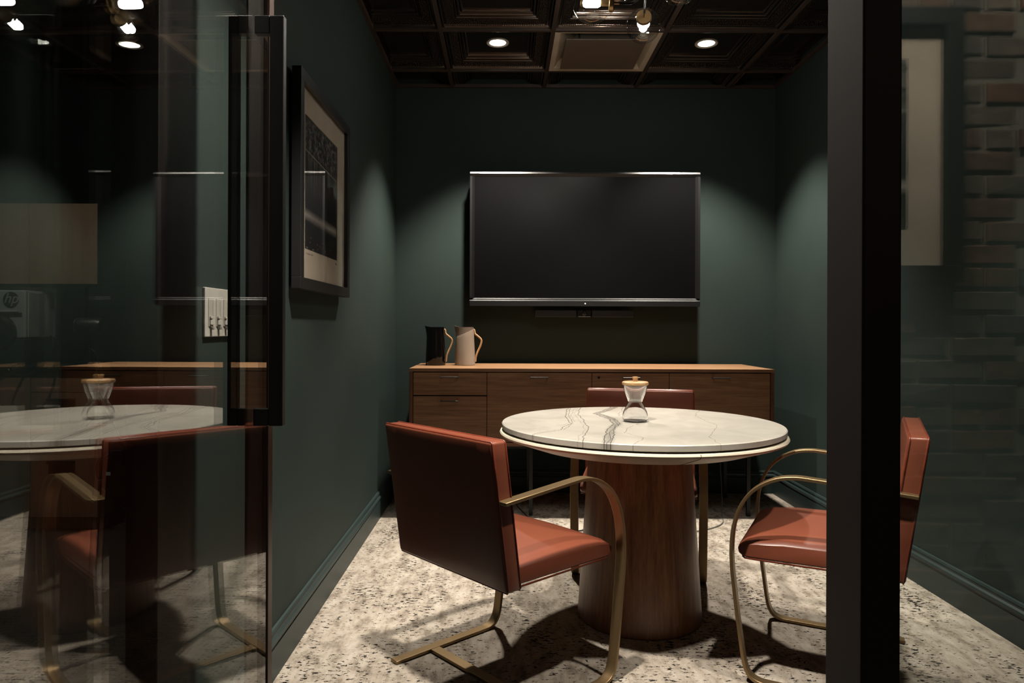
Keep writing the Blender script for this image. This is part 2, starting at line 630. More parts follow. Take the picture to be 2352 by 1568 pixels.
def baseboard(name, label, L, loc, rz):
    """profiled skirting: runs along local +x, stands out towards local +y"""
    prof = [(0, 0), (0.016, 0), (0.016, 0.098), (0.013, 0.101), (0.013, 0.106), (0.017, 0.109), (0.020, 0.116), (0.018, 0.124),
            (0.011, 0.130), (0.010, 0.138), (0.012, 0.142), (0.008, 0.150), (0, 0.152)]
    m = MB().prism(prof, 'x', 0, L)
    o = m.build(name, 'green_trim', None, 25, 0.0, 1, loc, (0, 0, rz))
    return struct(o, label)


baseboard('baseboard_left', 'moulded green skirting under the framed photograph', YB - 1.65, (XL, YB, 0), -PI / 2)
baseboard('baseboard_right', 'moulded green skirting on the wall opposite the photograph', YB - 0.80, (XR, 0.80, 0), PI / 2)
baseboard('baseboard_back', 'moulded green skirting behind the sideboard', XR - XL, (XR, YB, 0), PI)

# ------------------------------------------------------------- pressed-tin ceiling
ceil_root = struct(box('ceiling', 'black_matte', None, XLO, XR + 0.12, 0.70, YB + 0.12, ZC + 0.085, ZC + 0.2), 'dark pressed tin tile ceiling in a metal grid')
GX = [XL, -0.356, 0.256, 0.867, 1.478, XR]
GY = [0.80, 1.41, 2.02, 2.63, 3.24, 3.85, 4.46, YB]
TS = 0.611
def bead(a, r, z, k=6):
    """half-round bead hanging down: inset a..a+2r, seated at height z"""
    return [(a + r - r * math.cos(PI * i / k), z - r * 0.9 * math.sin(PI * i / k), 0) for i in range(k + 1)]


RINGS = ([(0.000, 0.000, 0), (0.012, 0.000, 0), (0.013, 0.012, 0)] + bead(0.014, 0.006, 0.013) + [(0.028, 0.016, 0)] + bead(0.031, 0.004, 0.018) +
         [(0.041, 0.018, 0), (0.046, 0.018, 0), (0.086, 0.027, 1)] + bead(0.088, 0.004, 0.032) + [(0.098, 0.036, 0)] + bead(0.100, 0.007, 0.042) +
         [(0.116, 0.050, 0)] + bead(0.118, 0.005, 0.053) + [(0.130, 0.055, 0)])


def tile_mesh(cut=None):
    m = MB()
    h = TS / 2
    loops = []
    for inset, z, mi in RINGS:
        a = h - inset
        loops.append([(-a, -a, z), (a, -a, z), (a, a, z), (-a, a, z)])
    for (l0, l1, r) in zip(loops[:-1], loops[1:], RINGS[1:]):
        for k in range(4):
            k2 = (k + 1) % 4
            m.add([l0[k], l0[k2], l1[k2], l1[k]], [(0, 1, 2, 3)], r[2])
    m.add(loops[-1], [(0, 1, 2, 3)])
    # row of small beads on the outer moulding
    for k in range(4):
        for i in range(44):
            u = (i + 0.5) / 44 * 2 - 1
            a = h - 0.041
            c = [(u * a, -a), (a, u * a), (u * a, a), (-a, u * a)][k]
            r = 0.0042
            vs = [(c[0] - r, c[1], 0.014), (c[0], c[1] - r, 0.014), (c[0] + r, c[1], 0.014), (c[0], c[1] + r, 0.014), (c[0], c[1], 0.0095)]
            m.add(vs, [(0, 1, 4), (1, 2, 4), (2, 3, 4), (3, 0, 4)])
    me = bpy.data.meshes.new('ceiling_tile')
    me.from_pydata(m.v, [], m.f)
    for p, i in zip(me.polygons, m.mi): p.material_index = i
    bm = bmesh.new(); bm.from_mesh(me)
    bmesh.ops.remove_doubles(bm, verts=bm.verts, dist=0.00005)
    bm.to_mesh(me); bm.free()
    if cut:
        bm = bmesh.new(); bm.from_mesh(me)
        for co_, no_ in cut:
            g = bm.verts[:] + bm.edges[:] + bm.faces[:]
            bmesh.ops.bisect_plane(bm, geom=g, plane_co=co_, plane_no=no_, clear_outer=True)
        bm.to_mesh(me); bm.free()
    for p in me.polygons: p.use_smooth = True
    me.set_sharp_from_angle(angle=math.radians(38))
    me.materials.append(M['tin']); me.materials.append(M['tin_hammered'])
    return me


tile_cache = {}
for i in range(5):
    for j in range(7):
        if i == 2 and j == 5:
            continue                                     # air diffuser sits here
        cx = GX[1] + TS * (i - 0.5)
        cy = GY[1] + TS * (j - 0.5)
        key = ('L' if i == 0 else 'R' if i == 4 else 'M', 'B' if j == 6 else 'M')
        if key not in tile_cache:
            cut = []
            if key[0] == 'L': cut.append(((XL - cx, 0, 0), (-1, 0, 0)))
            if key[0] == 'R': cut.append(((XR - cx, 0, 0), (1, 0, 0)))
            if key[1] == 'B': cut.append(((0, YB - cy, 0), (0, 1, 0)))
            tile_cache[key] = tile_mesh(cut)
        o = bpy.data.objects.new('ceiling_tile', tile_cache[key])
        COL.objects.link(o); o.parent = ceil_root; o.location = (cx, cy, ZC + 0.004)
for x in GX[1:5]:
    o = MB().box(-0.012, 0.012, 0.80, YB, -0.0015, 0.03).build('grid_tee', 'tee', ceil_root, None, 0.001, 1, (x, 0, ZC))
for y in GY[1:7]:
    for a, b in zip(GX[:-1], GX[1:]):
        MB().box(a + 0.012, b - 0.012, -0.012, 0.012, -0.001, 0.03).build('grid_tee', 'tee', ceil_root, None, 0.001, 1, (0, y, ZC))
box('wall_angle', 'tee', ceil_root, XL, XL + 0.02, 0.80, YB, ZC - 0.001, ZC + 0.02)
box('wall_angle', 'tee', ceil_root, XR - 0.02, XR, 0.80, YB, ZC - 0.001, ZC + 0.02)
box('wall_angle', 'tee', ceil_root, XL + 0.02, XR - 0.02, YB - 0.02, YB, ZC - 0.001, ZC + 0.02)

# ------------------------------------------------------------- brick wall across the corridor
brick_root = struct(box('wall_front', 'mortar', None, NX0, XR, YBRICK - 0.30, YBRICK - 0.005, 0, ZC), 'old brick wall across the corridor, mirrored in the glass')
CH, BLEN = 0.0725, 0.208
brick_meshes = []
for i in range(15):
    w = BLEN - 0.012 if i < 9 else BLEN / 2 - 0.012
    rr = random.Random(i)
    m = MB()
    j = lambda s=0.003: rr.uniform(-s, s)
    hz = CH / 2 - 0.006
    front = [(-w / 2 + j(), 0.0 + j(.004), -hz + j()), (w / 2 + j(), j(.004), -hz + j()), (w / 2 + j(), j(.004), hz + j()), (-w / 2 + j(), j(.004), hz + j())]
    back = [(p[0], -0.03, p[2]) for p in front]
    c = [(p[0] * 0.96, p[1] + 0.003, p[2] * 0.88) for p in front]
    m.add(back + front + c, [(3, 2, 1, 0), (0, 1, 5, 4), (1, 2, 6, 5), (2, 3, 7, 6), (3, 0, 4, 7), (4, 5, 9, 8), (5, 6, 10, 9), (6, 7, 11, 10), (7, 4, 8, 11), (8, 9, 10, 11)])
    me = m.mesh('brick')
    brick_meshes.append(me)
brick_var = {}


def brick_mesh(i, c):
    if (i, c) not in brick_var:
        me = brick_meshes[i].copy()
        me.materials.append(M['brick_%d' % c])
        brick_var[(i, c)] = me
    return brick_var[(i, c)]


rest = MB()
restm = ['brick_%d' % c for c in range(5)]
nb = 0
for r in range(int(ZC / CH)):
    z = (r + 0.5) * CH
    header = r % 6 == 5
    L = BLEN / 2 if header else BLEN
    x = NX0 + (0.0 if r % 2 else -L / 2)
    k = 0
    while x < XR - L * 0.3:
        cx = x + L / 2
        rr = random.Random(r * 977 + k)
        i = rr.randrange(9, 15) if header else rr.randrange(0, 9)
        c = rr.randrange(5)
        dy = rr.uniform(-0.004, 0.004); dz = rr.uniform(-0.002, 0.002)
        if cx + L / 2 > XR: pass
        elif cx > 1.02 and nb < 290 and z < 2.45:
            o = bpy.data.objects.new('brick', brick_mesh(i, c)); COL.objects.link(o)
            o.parent = brick_root; o.location = (cx, YBRICK + dy, z + dz); nb += 1
        elif cx - L / 2 > NX0:
            me = brick_meshes[i]
            rest.add([(v.co.x + cx, v.co.y + YBRICK + dy, v.co.z + z + dz) for v in me.vertices], [tuple(p.vertices) for p in me.polygons], c)
        x += L; k += 1
rb = rest.build('brickwork', restm, brick_root)
rb['kind'] = 'stuff'

# ------------------------------------------------------------- glass front: post, head, pane
post = struct(box('window_1', 'bronze', None, 0.352, 0.391, YP - 0.04, YP + 0.04, 0, ZC, 0.003), 'dark bronze post and clear glass pane of the room front')
o = box('glazing_pane', 'pane_glass', post, 0.391, XR - 0.03, YP - 0.004, YP + 0.004, 0.06, ZC - 0.06)
box('sill_rail', 'bronze', post, 0.391, XR, YP - 0.03, YP + 0.03, 0, 0.06, 0.002)
box('head_rail', 'bronze', post, 0.391, XR, YP - 0.03, YP + 0.03, ZC - 0.06, ZC, 0.002)
box('end_post', 'bronze', post, XR - 0.03, XR, YP - 0.03, YP + 0.03, 0.06, ZC - 0.06, 0.002)
box('door_head', 'bronze', post, XL + 0.02, 0.352, YP - 0.04, YP + 0.04, ZC - 0.07, ZC, 0.002)
box('hinge_jamb', 'bronze', post, XLO - 0.02, -0.625, YP - 0.04, YP + 0.03, 0, ZC - 0.07, 0.002)

side = struct(box('window_2', 'bronze', None, -0.795, XL + 0.008, 1.49, 1.65, 0, ZC, 0.003), 'dark bronze column and side glass looking into the print nook')
box('glazing_pane', 'side_glass', side, -0.786, -0.778, YP + 0.03, 1.49, 0.06, ZC - 0.06)
box('wall_end_cap', 'bronze', side, XLO, -0.795, 1.622, 1.65, 0, ZC, 0.002)
box('sill_rail', 'bronze', side, -0.795, -0.745, YP + 0.03, 1.49, 0, 0.06, 0.002)
box('head_rail', 'bronze', side, -0.795, -0.745, YP + 0.03, 1.49, ZC - 0.06, ZC, 0.002)

# ------------------------------------------------------------- the open glass door (local y runs along the leaf from the hinge)
DL = 0.945
door = bpy.data.objects.new('door_1', None); COL.objects.link(door)
door.location = (-0.5755, 0.755, 0.01); door.rotation_euler = (0, 0, -0.014)
struct(door, 'open glass door with dark bronze stiles and square pull handles')
DH = ZC - 0.09
MB().box(-0.005, 0.005, 0.0, DL - 0.03, 0.0, DH).build('glass_leaf', 'door_glass', door)
MB().box(-0.012, -0.006, DL - 0.125, DL - 0.03, 0.0, DH).build('lock_stile', 'bronze', door, None, 0.002)
MB().box(-0.014, 0.008, DL - 0.030, DL, 0.0, DH).build('edge_strip', 'bronze_edge', door, None, 0.002)
MB().box(-0.040, 0.008, -0.010, 0.035, 0.0, DH).build('hinge_stile', 'bronze', door, None, 0.002)
MB().box(-0.040, -0.006, 0.035, DL - 0.125, 0.0, 0.09).build('bottom_rail', 'bronze', door, None, 0.002)
MB().box(-0.040, -0.006, 0.035, DL - 0.125, DH - 0.08, DH).build('top_rail', 'bronze', door, None, 0.002)
hy = 1.585 - 0.755
hz0, hz1 = 0.878, 1.788
for sgn, nm in ((1, 'pull_handle'), (-1, 'pull_handle')):
    m = MB()
    xo, b = (0.072, 0.032) if sgn > 0 else (0.052, 0.022)
    def bx(x0, x1, z0, z1, m=m, sgn=sgn):
        a, c = sorted((x0 * sgn, x1 * sgn))
        m.box(a, c, hy - 0.010, hy + 0.010, z0, z1)
    o0 = 0.006 if sgn > 0 else 0.0065
    bx(xo - b, xo, hz0, hz1)
    o = m.build(nm, 'black_metal', door, None, 0.0025)
    for z0, z1 in ((hz0, hz0 + 0.038), (hz1 - 0.040, hz1)):
        mm = MB(); a, c = sorted((o0 * sgn, (xo - b) * sgn))
        mm.box(a, c, hy - 0.010, hy + 0.010, z0, z1)
        q = mm.build('standoff', 'black_metal', o, None, 0.002)

# ================================================================== things
# ------------------------------------------------------------- round table
tb = thing('round_table', 'round white veined stone table on a tapered walnut pedestal', 'table', (TCX, TCY, 0))
z0 = TZ - 0.022
MB().lathe([(0.0, z0), (TR - 0.003, z0), (TR, z0 + 0.003), (TR, TZ - 0.003), (TR - 0.003, TZ), (0.0, TZ)], seg=128).build('stone_top', 'marble', tb, 35)
MB().lathe([(0.40, z0 - 0.006), (TR - 0.012, z0 - 0.006), (TR - 0.012, z0), (0.40, z0)], seg=96).build('shadow_gap', 'dark_gap', tb, 35)
rim = MB().lathe([(0.0, 0.655), (0.395, 0.655), (0.42, 0.659), (0.525, 0.694), (0.537, 0.699), (0.541, 0.706), (0.538, 0.712), (0.530, 0.714), (0.0, 0.714)], seg=128).build('under_rim', 'table_rim', tb, 35)
a = -PI / 2 + 0.17
mj = MB(); pts = []
for r_, z_ in ((0.395, 0.6545), (0.42, 0.6585), (0.525, 0.6935), (0.5375, 0.6990), (0.5417, 0.706), (0.5385, 0.7125)):
    aa = a + (0.541 - r_) * -0.28
    pts.append((r_ * math.cos(aa), r_ * math.sin(aa), z_))
mj.tube(pts, 0.0009, 5); mj.build('rim_joint', 'ink', rim)
MB().lathe([(0.0, 0.0), (0.232, 0.0), (0.236, 0.006), (0.196, 0.628), (0.190, 0.632), (0.0, 0.632)], seg=96).build('pedestal', 'veneer', tb, 35)
MB().lathe([(0.0, 0.632), (0.182, 0.632), (0.182, 0.655), (0.0, 0.655)], seg=64).build('neck_ring', 'table_rim', tb, 35)

# ------------------------------------------------------------- glass carafe
cf = thing('glass_carafe', 'hourglass clear glass carafe with a wooden lid on the round table', 'carafe', (0.509, 2.775, TZ))
outer = [(0.0, 0.0012), (0.032, 0.0008), (0.042, 0.0012), (0.0475, 0.007), (0.0500, 0.016), (0.0490, 0.027), (0.0445, 0.041), (0.0365, 0.057),
         (0.0298, 0.069), (0.0274, 0.0755), (0.0282, 0.081), (0.0335, 0.095), (0.0405, 0.114), (0.0468, 0.133), (0.0492, 0.1428)]
inner = [(max(0.0, r - 0.0022), z + (0.004 if i < 3 else 0.0)) for i, (r, z) in enumerate(outer)]
MB().lathe(outer + inner[::-1], seg=64, cap=False).build('glass_body', 'carafe_glass', cf, 60)
cup = [(0.0, 0.080), (0.020, 0.0805), (0.0240, 0.083), (0.0262, 0.086), (0.0258, 0.089), (0.0282, 0.092), (0.0278, 0.095), (0.0300, 0.098), (0.0297, 0.101), (0.0322, 0.104), (0.0345, 0.110), (0.0410, 0.128), (0.0445, 0.139)]
cupi = [(max(0.0, r - 0.0016), z + (0.003 if i < 2 else 0.0)) for i, (r, z) in enumerate(cup)]
MB().lathe(cup + cupi[::-1], seg=64, cap=False).build('inner_cup', 'carafe_glass', cf, 60)
lid = MB().lathe([(0.0, 0.143), (0.0495, 0.143), (0.0515, 0.147), (0.0510, 0.153), (0.047, 0.156), (0.012, 0.157), (0.0, 0.157)], seg=48).build('lid', 'maple', cf, 40)
MB().lathe([(0.0, 0.156), (0.0085, 0.156), (0.0095, 0.162), (0.0118, 0.172), (0.0110, 0.1745), (0.0, 0.175)], seg=24).build('knob', 'maple', lid, 40)


# ------------------------------------------------------------- cantilever armchairs
def make_chair(label):
    root = thing('cantilever_armchair', label, 'chair', group=None)
    # flat-bar side frames: arm, front leg, floor runner in one bend
    prof = [(-0.442, 0.630), (-0.30, 0.641), (-0.18, 0.650)]
    prof += [(y, z) for _, y, z in smoothpath([(0, -0.18, 0.650), (0, -0.115, 0.6525), (0, -0.055, 0.640), (0, 0.003, 0.604), (0, 0.042, 0.552), (0, 0.064, 0.485), (0, 0.071, 0.41), (0, 0.068, 0.34)], 6)[1:]]
    prof += [(0.052, 0.20), (0.036, 0.085)]
    prof += [(y, z) for _, y, z in smoothpath([(0, 0.036, 0.085), (0, 0.027, 0.045), (0, 0.010, 0.019), (0, -0.018, 0.0075), (0, -0.055, 0.006)], 4)[1:]]
    prof += [(-0.20, 0.006), (-0.40, 0.006), (-0.425, 0.006)]
    for s in (-1, 1):
        x0, x1 = sorted((s * 0.256, s * 0.292))
        MB().flatbar(prof, x0, x1, 0.0105).build('side_frame', 'bronze_chair', root, 50, 0.002, 2)
    MB().box(-0.256, 0.256, -0.288, -0.250, 0.001, 0.011).build('crossbar', 'bronze_chair', root, None, 0.002)
    # seat: crowned cushion with a rolled front
    m = MB()
    prof = [(-0.395, 0.376), (0.025, 0.372), (0.045, 0.376), (0.058, 0.388), (0.061, 0.402), (0.055, 0.416), (0.036, 0.428), (0.0, 0.437), (-0.08, 0.445), (-0.20, 0.447), (-0.32, 0.443), (-0.395, 0.440)]
    xs = [-0.250, -0.247, -0.238, -0.22, -0.15, 0.0, 0.15, 0.22, 0.238, 0.247, 0.250]
    n = len(prof)
    vs = []
    for x in xs:
        e = 1 - min(1.0, (0.250 - abs(x)) / 0.03)
        for (y, z) in prof:
            k = 1 - 0.38 * e ** 2.2
            zc = 0.405
            vs.append((x, y if y < 0 else y * (1 - 0.12 * e ** 2), zc + (z - zc) * k + (0.006 * (1 - (x / 0.25) ** 2) if z > 0.42 else 0)))
    fs = []
    for i in range(len(xs) - 1):
        for k in range(n):
            k2 = (k + 1) % n
            fs.append((i * n + k, i * n + k2, (i + 1) * n + k2, (i + 1) * n + k))
    fs += [tuple(range(n)), tuple((len(xs) - 1) * n + k for k in range(n))[::-1]]
    m.add(vs, fs)
    seat = m.build('seat', 'leather', root, 45)
    pp = []
    for x, y in ((-0.249, -0.39), (-0.249, 0.0), (-0.246, 0.036), (-0.23, 0.045), (0.23, 0.045), (0.246, 0.036), (0.249, 0.0), (0.249, -0.39)):
        pp.append((x, y, 0.377))
    MB().tube(pp, 0.0028, 6).build('piping', 'leather_seam', seat, 60)
    # backrest slab, leaning away from the table
    m = MB()
    zb, zt = 0.372, 0.797
    yb, yt = -0.410, -0.472
    th = 0.058
    nx, nzv = 8, 8
    def P(u, w, d):
        """u across -1..1, w up 0..1, d 0 rear .. 1 front"""
        z = zb + (zt - zb) * w
        y = yb + (yt - yb) * w
        puff = 0.007 * (1 - abs(u) ** 3) * (1 - abs(2 * w - 1) ** 3)
        y += (th * d) + (puff if d > 0.5 else -puff * 0.25)
        return (u * 0.262, y, z)
    def grid(d):
        return [[P(-1 + 2 * i / nx, k / nzv, d) for i in range(nx + 1)] for k in range(nzv + 1)]
    for d in (0, 1):
        g = grid(d)
        vs = [p for row in g for p in row]
        fs = [(k * (nx + 1) + i, k * (nx + 1) + i + 1, (k + 1) * (nx + 1) + i + 1, (k + 1) * (nx + 1) + i) for k in range(nzv) for i in range(nx)]
        m.add(vs, fs)
    for i in range(nx):
        for w in (0, 1):
            u0, u1 = -1 + 2 * i / nx, -1 + 2 * (i + 1) / nx
            m.add([P(u0, w, 0), P(u1, w, 0), P(u1, w, 1), P(u0, w, 1)], [(0, 1, 2, 3)])
    for k in range(nzv):
        for u in (-1, 1):
            w0, w1 = k / nzv, (k + 1) / nzv
            m.add([P(u, w0, 0), P(u, w1, 0), P(u, w1, 1), P(u, w0, 1)], [(0, 1, 2, 3)])
    bm = bmesh.new()
    me = bpy.data.meshes.new('backrest'); me.from_pydata(m.v, [], m.f)
    bm.from_mesh(me)
    bmesh.ops.remove_doubles(bm, verts=bm.verts, dist=0.0004)
    bmesh.ops.recalc_face_normals(bm, faces=bm.faces)
    ed = [e for e in bm.edges if len(e.link_faces) == 2 and e.calc_face_angle(0) > 0.9]
    bmesh.ops.bevel(bm, geom=ed, offset=0.008, segments=3, affect='EDGES', profile=0.5)
    for f in bm.faces: f.smooth = True
    bm.to_mesh(me); bm.free()
    me.materials.append(M['leather'])
    back = bpy.data.objects.new('backrest', me); COL.objects.link(back); back.parent = root
    for d, off in ((0.10, 0.0), (0.90, 0.0)):
        q = []
        e = 0.262
        ring = [(-1, 0.02), (-1, 0.25), (-1, 0.5), (-1, 0.75), (-1, 0.985), (-0.98, 1), (-0.5, 1), (0, 1), (0.5, 1), (0.98, 1), (1, 0.985), (1, 0.75), (1, 0.5), (1, 0.25), (1, 0.02), (0.98, 0), (0, 0), (-0.98, 0)]
        for u, w in ring:
            z = zb + (zt - zb) * w; y = yb + (yt - yb) * w + th * d
            q.append((u * 0.2622, y, z))
        MB().tube(q, 0.0027, 6, 0, True).build('piping', 'leather_seam', back, 60)
    return root


def place(o, foot, f, label):
    o.location = (foot[0], foot[1], 0.0)
    o.rotation_euler = (0, 0, math.atan2(-f[0], f[1]))
    o['label'] = label
    o['group'] = 'leather armchairs round the table'


c1 = make_chair('tan leather armchair')
place(c1, (0.136, 2.425), (0.74, 0.672), 'tan leather flat-bar armchair turned with its back to the door, beside the photograph wall')
c2 = copy_tree(c1)
place(c2, (0.912, 2.466), (-0.886, 0.462), 'tan leather flat-bar armchair behind the bronze post and glass pane')
c3 = copy_tree(c1)
place(c3, (0.588, 3.13), (-0.20, -0.98), 'leather flat-bar armchair between the table and the sideboard')

# ------------------------------------------------------------- sideboard
SX0, SX1, SY0, SY1, SZ0, SZ1 = -0.556, 1.566, 4.13, 4.715, 0.415, 0.866
sb = thing('sideboard', 'long walnut sideboard with drawers on thin black legs under the screen', 'sideboard', ((SX0 + SX1) / 2, (SY0 + SY1) / 2, 0))
ox, oy = (SX0 + SX1) / 2, (SY0 + SY1) / 2
hw, hd = (SX1 - SX0) / 2, (SY1 - SY0) / 2


def sbox(n, mt, p, x0, x1, y0, y1, z0_, z1_, bev=0.0012):
    return box(n, mt, p, x0 - ox, x1 - ox, y0 - oy, y1 - oy, z0_, z1_, bev)


sbox('top', 'walnut_top', sb, SX0, SX1, SY0, SY1, SZ1 - 0.0015, SZ1 + 0.0005, 0.0)
sbox('top_panel', 'walnut', sb, SX0, SX1, SY0, SY1, SZ1 - 0.018, SZ1 - 0.0015)
sbox('end_panel', 'walnut_edge', sb, SX0, SX0 + 0.020, SY0, SY1, SZ0, SZ1 - 0.018)
sbox('end_panel', 'walnut_edge', sb, SX1 - 0.020, SX1, SY0, SY1, SZ0, SZ1 - 0.018)
sbox('bottom_panel', 'walnut', sb, SX0 + 0.02, SX1 - 0.02, SY0, SY1, SZ0, SZ0 + 0.02)
sbox('back_panel', 'walnut', sb, SX0 + 0.02, SX1 - 0.02, SY1 - 0.015, SY1, SZ0 + 0.02, SZ1 - 0.018)
sbox('carcass', 'dark_gap', sb, SX0 + 0.021, SX1 - 0.021, SY0 + 0.030, SY1 - 0.016, SZ0 + 0.021, SZ1 - 0.019, 0)


def sx(px):
    return (px - VPX) / F * SY0


fx = [SX0 + 0.022, sx(1119), sx(1360), sx(1538), SX1 - 0.022]
FT, FB = SZ1 - 0.022, SZ0 + 0.022
for i in range(4):
    rows = [(FT, 1.11 - (908 - 750) / F * SY0), (1.11 - (910 - 750) / F * SY0, FB)] if i == 0 else [(FT, FB)]
    for (zt_, zb_) in rows:
        d = sbox('drawer_front' if i != 1 and i != 3 else 'door', 'walnut', sb, fx[i] + 0.0015, fx[i + 1] - 0.0015, SY0 + 0.005, SY0 + 0.028, zb_ + 0.001, zt_ - 0.001)
        hx = [sx(1033), sx(1239), sx(1450), sx(1656)][i]
        hz_ = zt_ - 0.028
        mh = MB()
        mh.tube([(hx - 0.051 - ox, SY0 - 0.016 - oy, hz_), (hx + 0.051 - ox, SY0 - 0.016 - oy, hz_)], 0.004, 12)
        for s in (-1, 1):
            mh.box(hx + s * 0.046 - 0.004 - ox, hx + s * 0.046 + 0.004 - ox, SY0 - 0.013 - oy, SY0 + 0.005 - oy, hz_ - 0.0035, hz_ + 0.0035)
        mh.build('handle', 'dark_handle', d, 45)
        if i == 2:
            MB().lathe([(0, 0), (0.007, 0), (0.007, 0.003), (0.0, 0.003)], seg=20).build('keyhole', 'black_metal', d, 40, 0, 2, (sx(1376) - ox, SY0 + 0.005 - oy, zt_ - 0.028), (PI / 2, 0, 0))
for lx in (SX0 + 0.09, (SX0 + SX1) / 2 - 0.35, SX1 - 0.13):
    for ly in (SY0 + 0.06, SY1 - 0.08):
        sbox('leg', 'black_metal', sb, lx - 0.011, lx + 0.011, ly - 0.011, ly + 0.011, 0.0, SZ0, 0.001)
sbox('leg_rail', 'black_metal', sb, SX0 + 0.10, SX1 - 0.14, SY0 + 0.05, SY0 + 0.07, SZ0 - 0.022, SZ0, 0.001)


# ------------------------------------------------------------- jugs
def make_jug(label, x, y, rz, shell, inner, collar):
    j = thing('jug', label, 'jug', (x, y, SZ1 + 0.0005), rz)
    Hh = 0.240

    def spout(p, a, k=1.0):
        r = math.hypot(p[0], p[1])
        w = max(0.0, math.cos(a - PI)) ** 6
        t = max(0.0, (p[2] - 0.165) / (Hh - 0.165))
        return (p[0] - 0.015 * w * t ** 1.6, p[1] * (1 - 0.25 * w * t), p[2] + 0.008 * w * t ** 2)
    prof = [(0.0, 0.001), (0.060, 0.0), (0.0625, 0.003), (0.0615, 0.06), (0.0585, 0.12), (0.055, 0.18), (0.0535, 0.215), (0.0535, Hh), (0.0505, Hh), (0.0495, 0.20), (0.050, 0.10), (0.0, 0.10)]
    body = MB().lathe(prof, seg=64, fn=spout).build('body', inner, j, 50)
    if collar:
        # outer wrap whose top edge sweeps down towards the spout
        def wrap(p, a):
            c = 0.5 - 0.5 * math.cos(a)                     # 0 at handle, 1 at spout
            top = 0.232 - 0.052 * (c ** 0.9)
            z = p[2] if p[2] < 0.15 else 0.15 + (p[2] - 0.15) * (top - 0.15) / 0.082
            k = 1.0
            q = (p[0], p[1], z)
            return spout(q, a)
        pr = [(0.061, 0.001), (0.0640, 0.003), (0.0632, 0.06), (0.0602, 0.12), (0.0585, 0.15), (0.0570, 0.19), (0.0560, 0.228), (0.0555, 0.232), (0.0540, 0.230)]
        MB().lathe(pr, seg=64, fn=wrap, cap=False).build('outer_wrap', shell, j, 50)
    path = smoothpath([(0.053, 0, 0.228), (0.060, 0, 0.218), (0.064, 0, 0.198), (0.080, 0, 0.184), (0.099, 0, 0.166), (0.1035, 0, 0.148), (0.096, 0, 0.120), (0.080, 0, 0.085), (0.070, 0, 0.055), (0.0665, 0, 0.022)], 5)
    n = len(path)
    rs = [0.0052 + 0.0012 * math.sin(PI * i / (n - 1)) for i in range(n)]
    MB().tube(path, rs, 10).build('handle', 'beech', j, 60)
    return j


make_jug('glossy black jug with a pale wooden handle on the sideboard', -0.436, 4.47, 0.12, 'black_ceramic', 'black_ceramic', False)
make_jug('beige jug with a pale wooden handle on the sideboard', -0.252, 4.48, 0.10, 'cream_ceramic', 'taupe_ceramic', True)

# ------------------------------------------------------------- wall screen
tx0, tx1, tz0, tz1, ty = -0.231, 1.268, 1.245, 2.118, 4.625
tv = thing('wall_screen', 'large black flat screen mounted on the green wall above the sideboard', 'screen', ((tx0 + tx1) / 2, ty + 0.07, tz0))
tox, toy, toz = (tx0 + tx1) / 2, ty + 0.07, tz0


def tbox(n, mt, p, x0, x1, y0, y1, z0_, z1_, bev=0.0):
    return box(n, mt, p, x0 - tox, x1 - tox, y0 - toy, y1 - toy, z0_ - toz, z1_ - toz, bev)


tbox('housing', 'black_plastic', tv, tx0 + 0.004, tx1 - 0.004, ty + 0.022, ty + 0.085, tz0 + 0.01, tz1 - 0.005, 0.004)
tbox('wall_mount', 'black_metal', tv, tx0 + 0.4, tx1 - 0.4, ty + 0.085, YB - 0.001, tz0 + 0.25, tz1 - 0.25)
bz = 0.030
# bezel strips with a sloped inner lip
for nm, pts, ax, a0, a1 in (
        ('bezel', [(ty, tz1 - 0.012), (ty + 0.022, tz1 - 0.012), (ty + 0.022, tz1 - bz), (ty + 0.012, tz1 - bz)], 'x', tx0, tx1),
        ('bezel', [(ty, tz0), (ty + 0.022, tz0), (ty + 0.022, tz0 + 0.052), (ty + 0.012, tz0 + 0.052), (ty + 0.006, tz0 + 0.046), (ty + 0.006, tz0 + 0.040), (ty, tz0 + 0.034)], 'x', tx0, tx1)):
    MB().prism([(p[0] - toy, p[1] - toz) for p in pts], ax, a0 - tox, a1 - tox).build(nm, 'black_plastic', tv, 30)
for x0, s in ((tx0, 1), (tx1, -1)):
    pts = [(x0, ty), (x0 + s * 0.014, ty), (x0 + s * bz, ty + 0.012), (x0 + s * bz, ty + 0.022), (x0, ty + 0.022)]
    MB().prism([(p[0] - tox, p[1] - toy) for p in pts], 'z', tz0 + 0.052 - toz, tz1 - bz - toz).build('bezel', 'black_plastic', tv, 30)
MB().prism([(p[0] - toy, p[1] - toz) for p in ((ty, tz1 - 0.012), (ty + 0.0055, tz1), (ty + 0.022, tz1), (ty + 0.022, tz1 - 0.012))], 'x', tx0 - tox, tx1 - tox).build('top_trim', 'satin_silver', tv)
tbox('screen', 'screen', tv, tx0 + bz, tx1 - bz, ty + 0.013, ty + 0.021, tz0 + 0.052, tz1 - bz)
MB().lathe([(0, 0), (0.0035, 0), (0.0035, 0.001), (0, 0.001)], seg=16).build('power_light', 'led', tv, 40, 0, 2, (sx(0) * 0 + (1344 - VPX) / F * ty - tox, -0.0001 + ty - toy, 0.017), (PI / 2, 0, 0))
for px in (1354, 1360):
    MB().lathe([(0, 0), (0.0016, 0), (0.0016, 0.001), (0, 0.001)], seg=12).build('sensor', 'silver', tv, 40, 0, 2, ((px - VPX) / F * ty - tox, ty - toy, 0.018), (PI / 2, 0, 0))

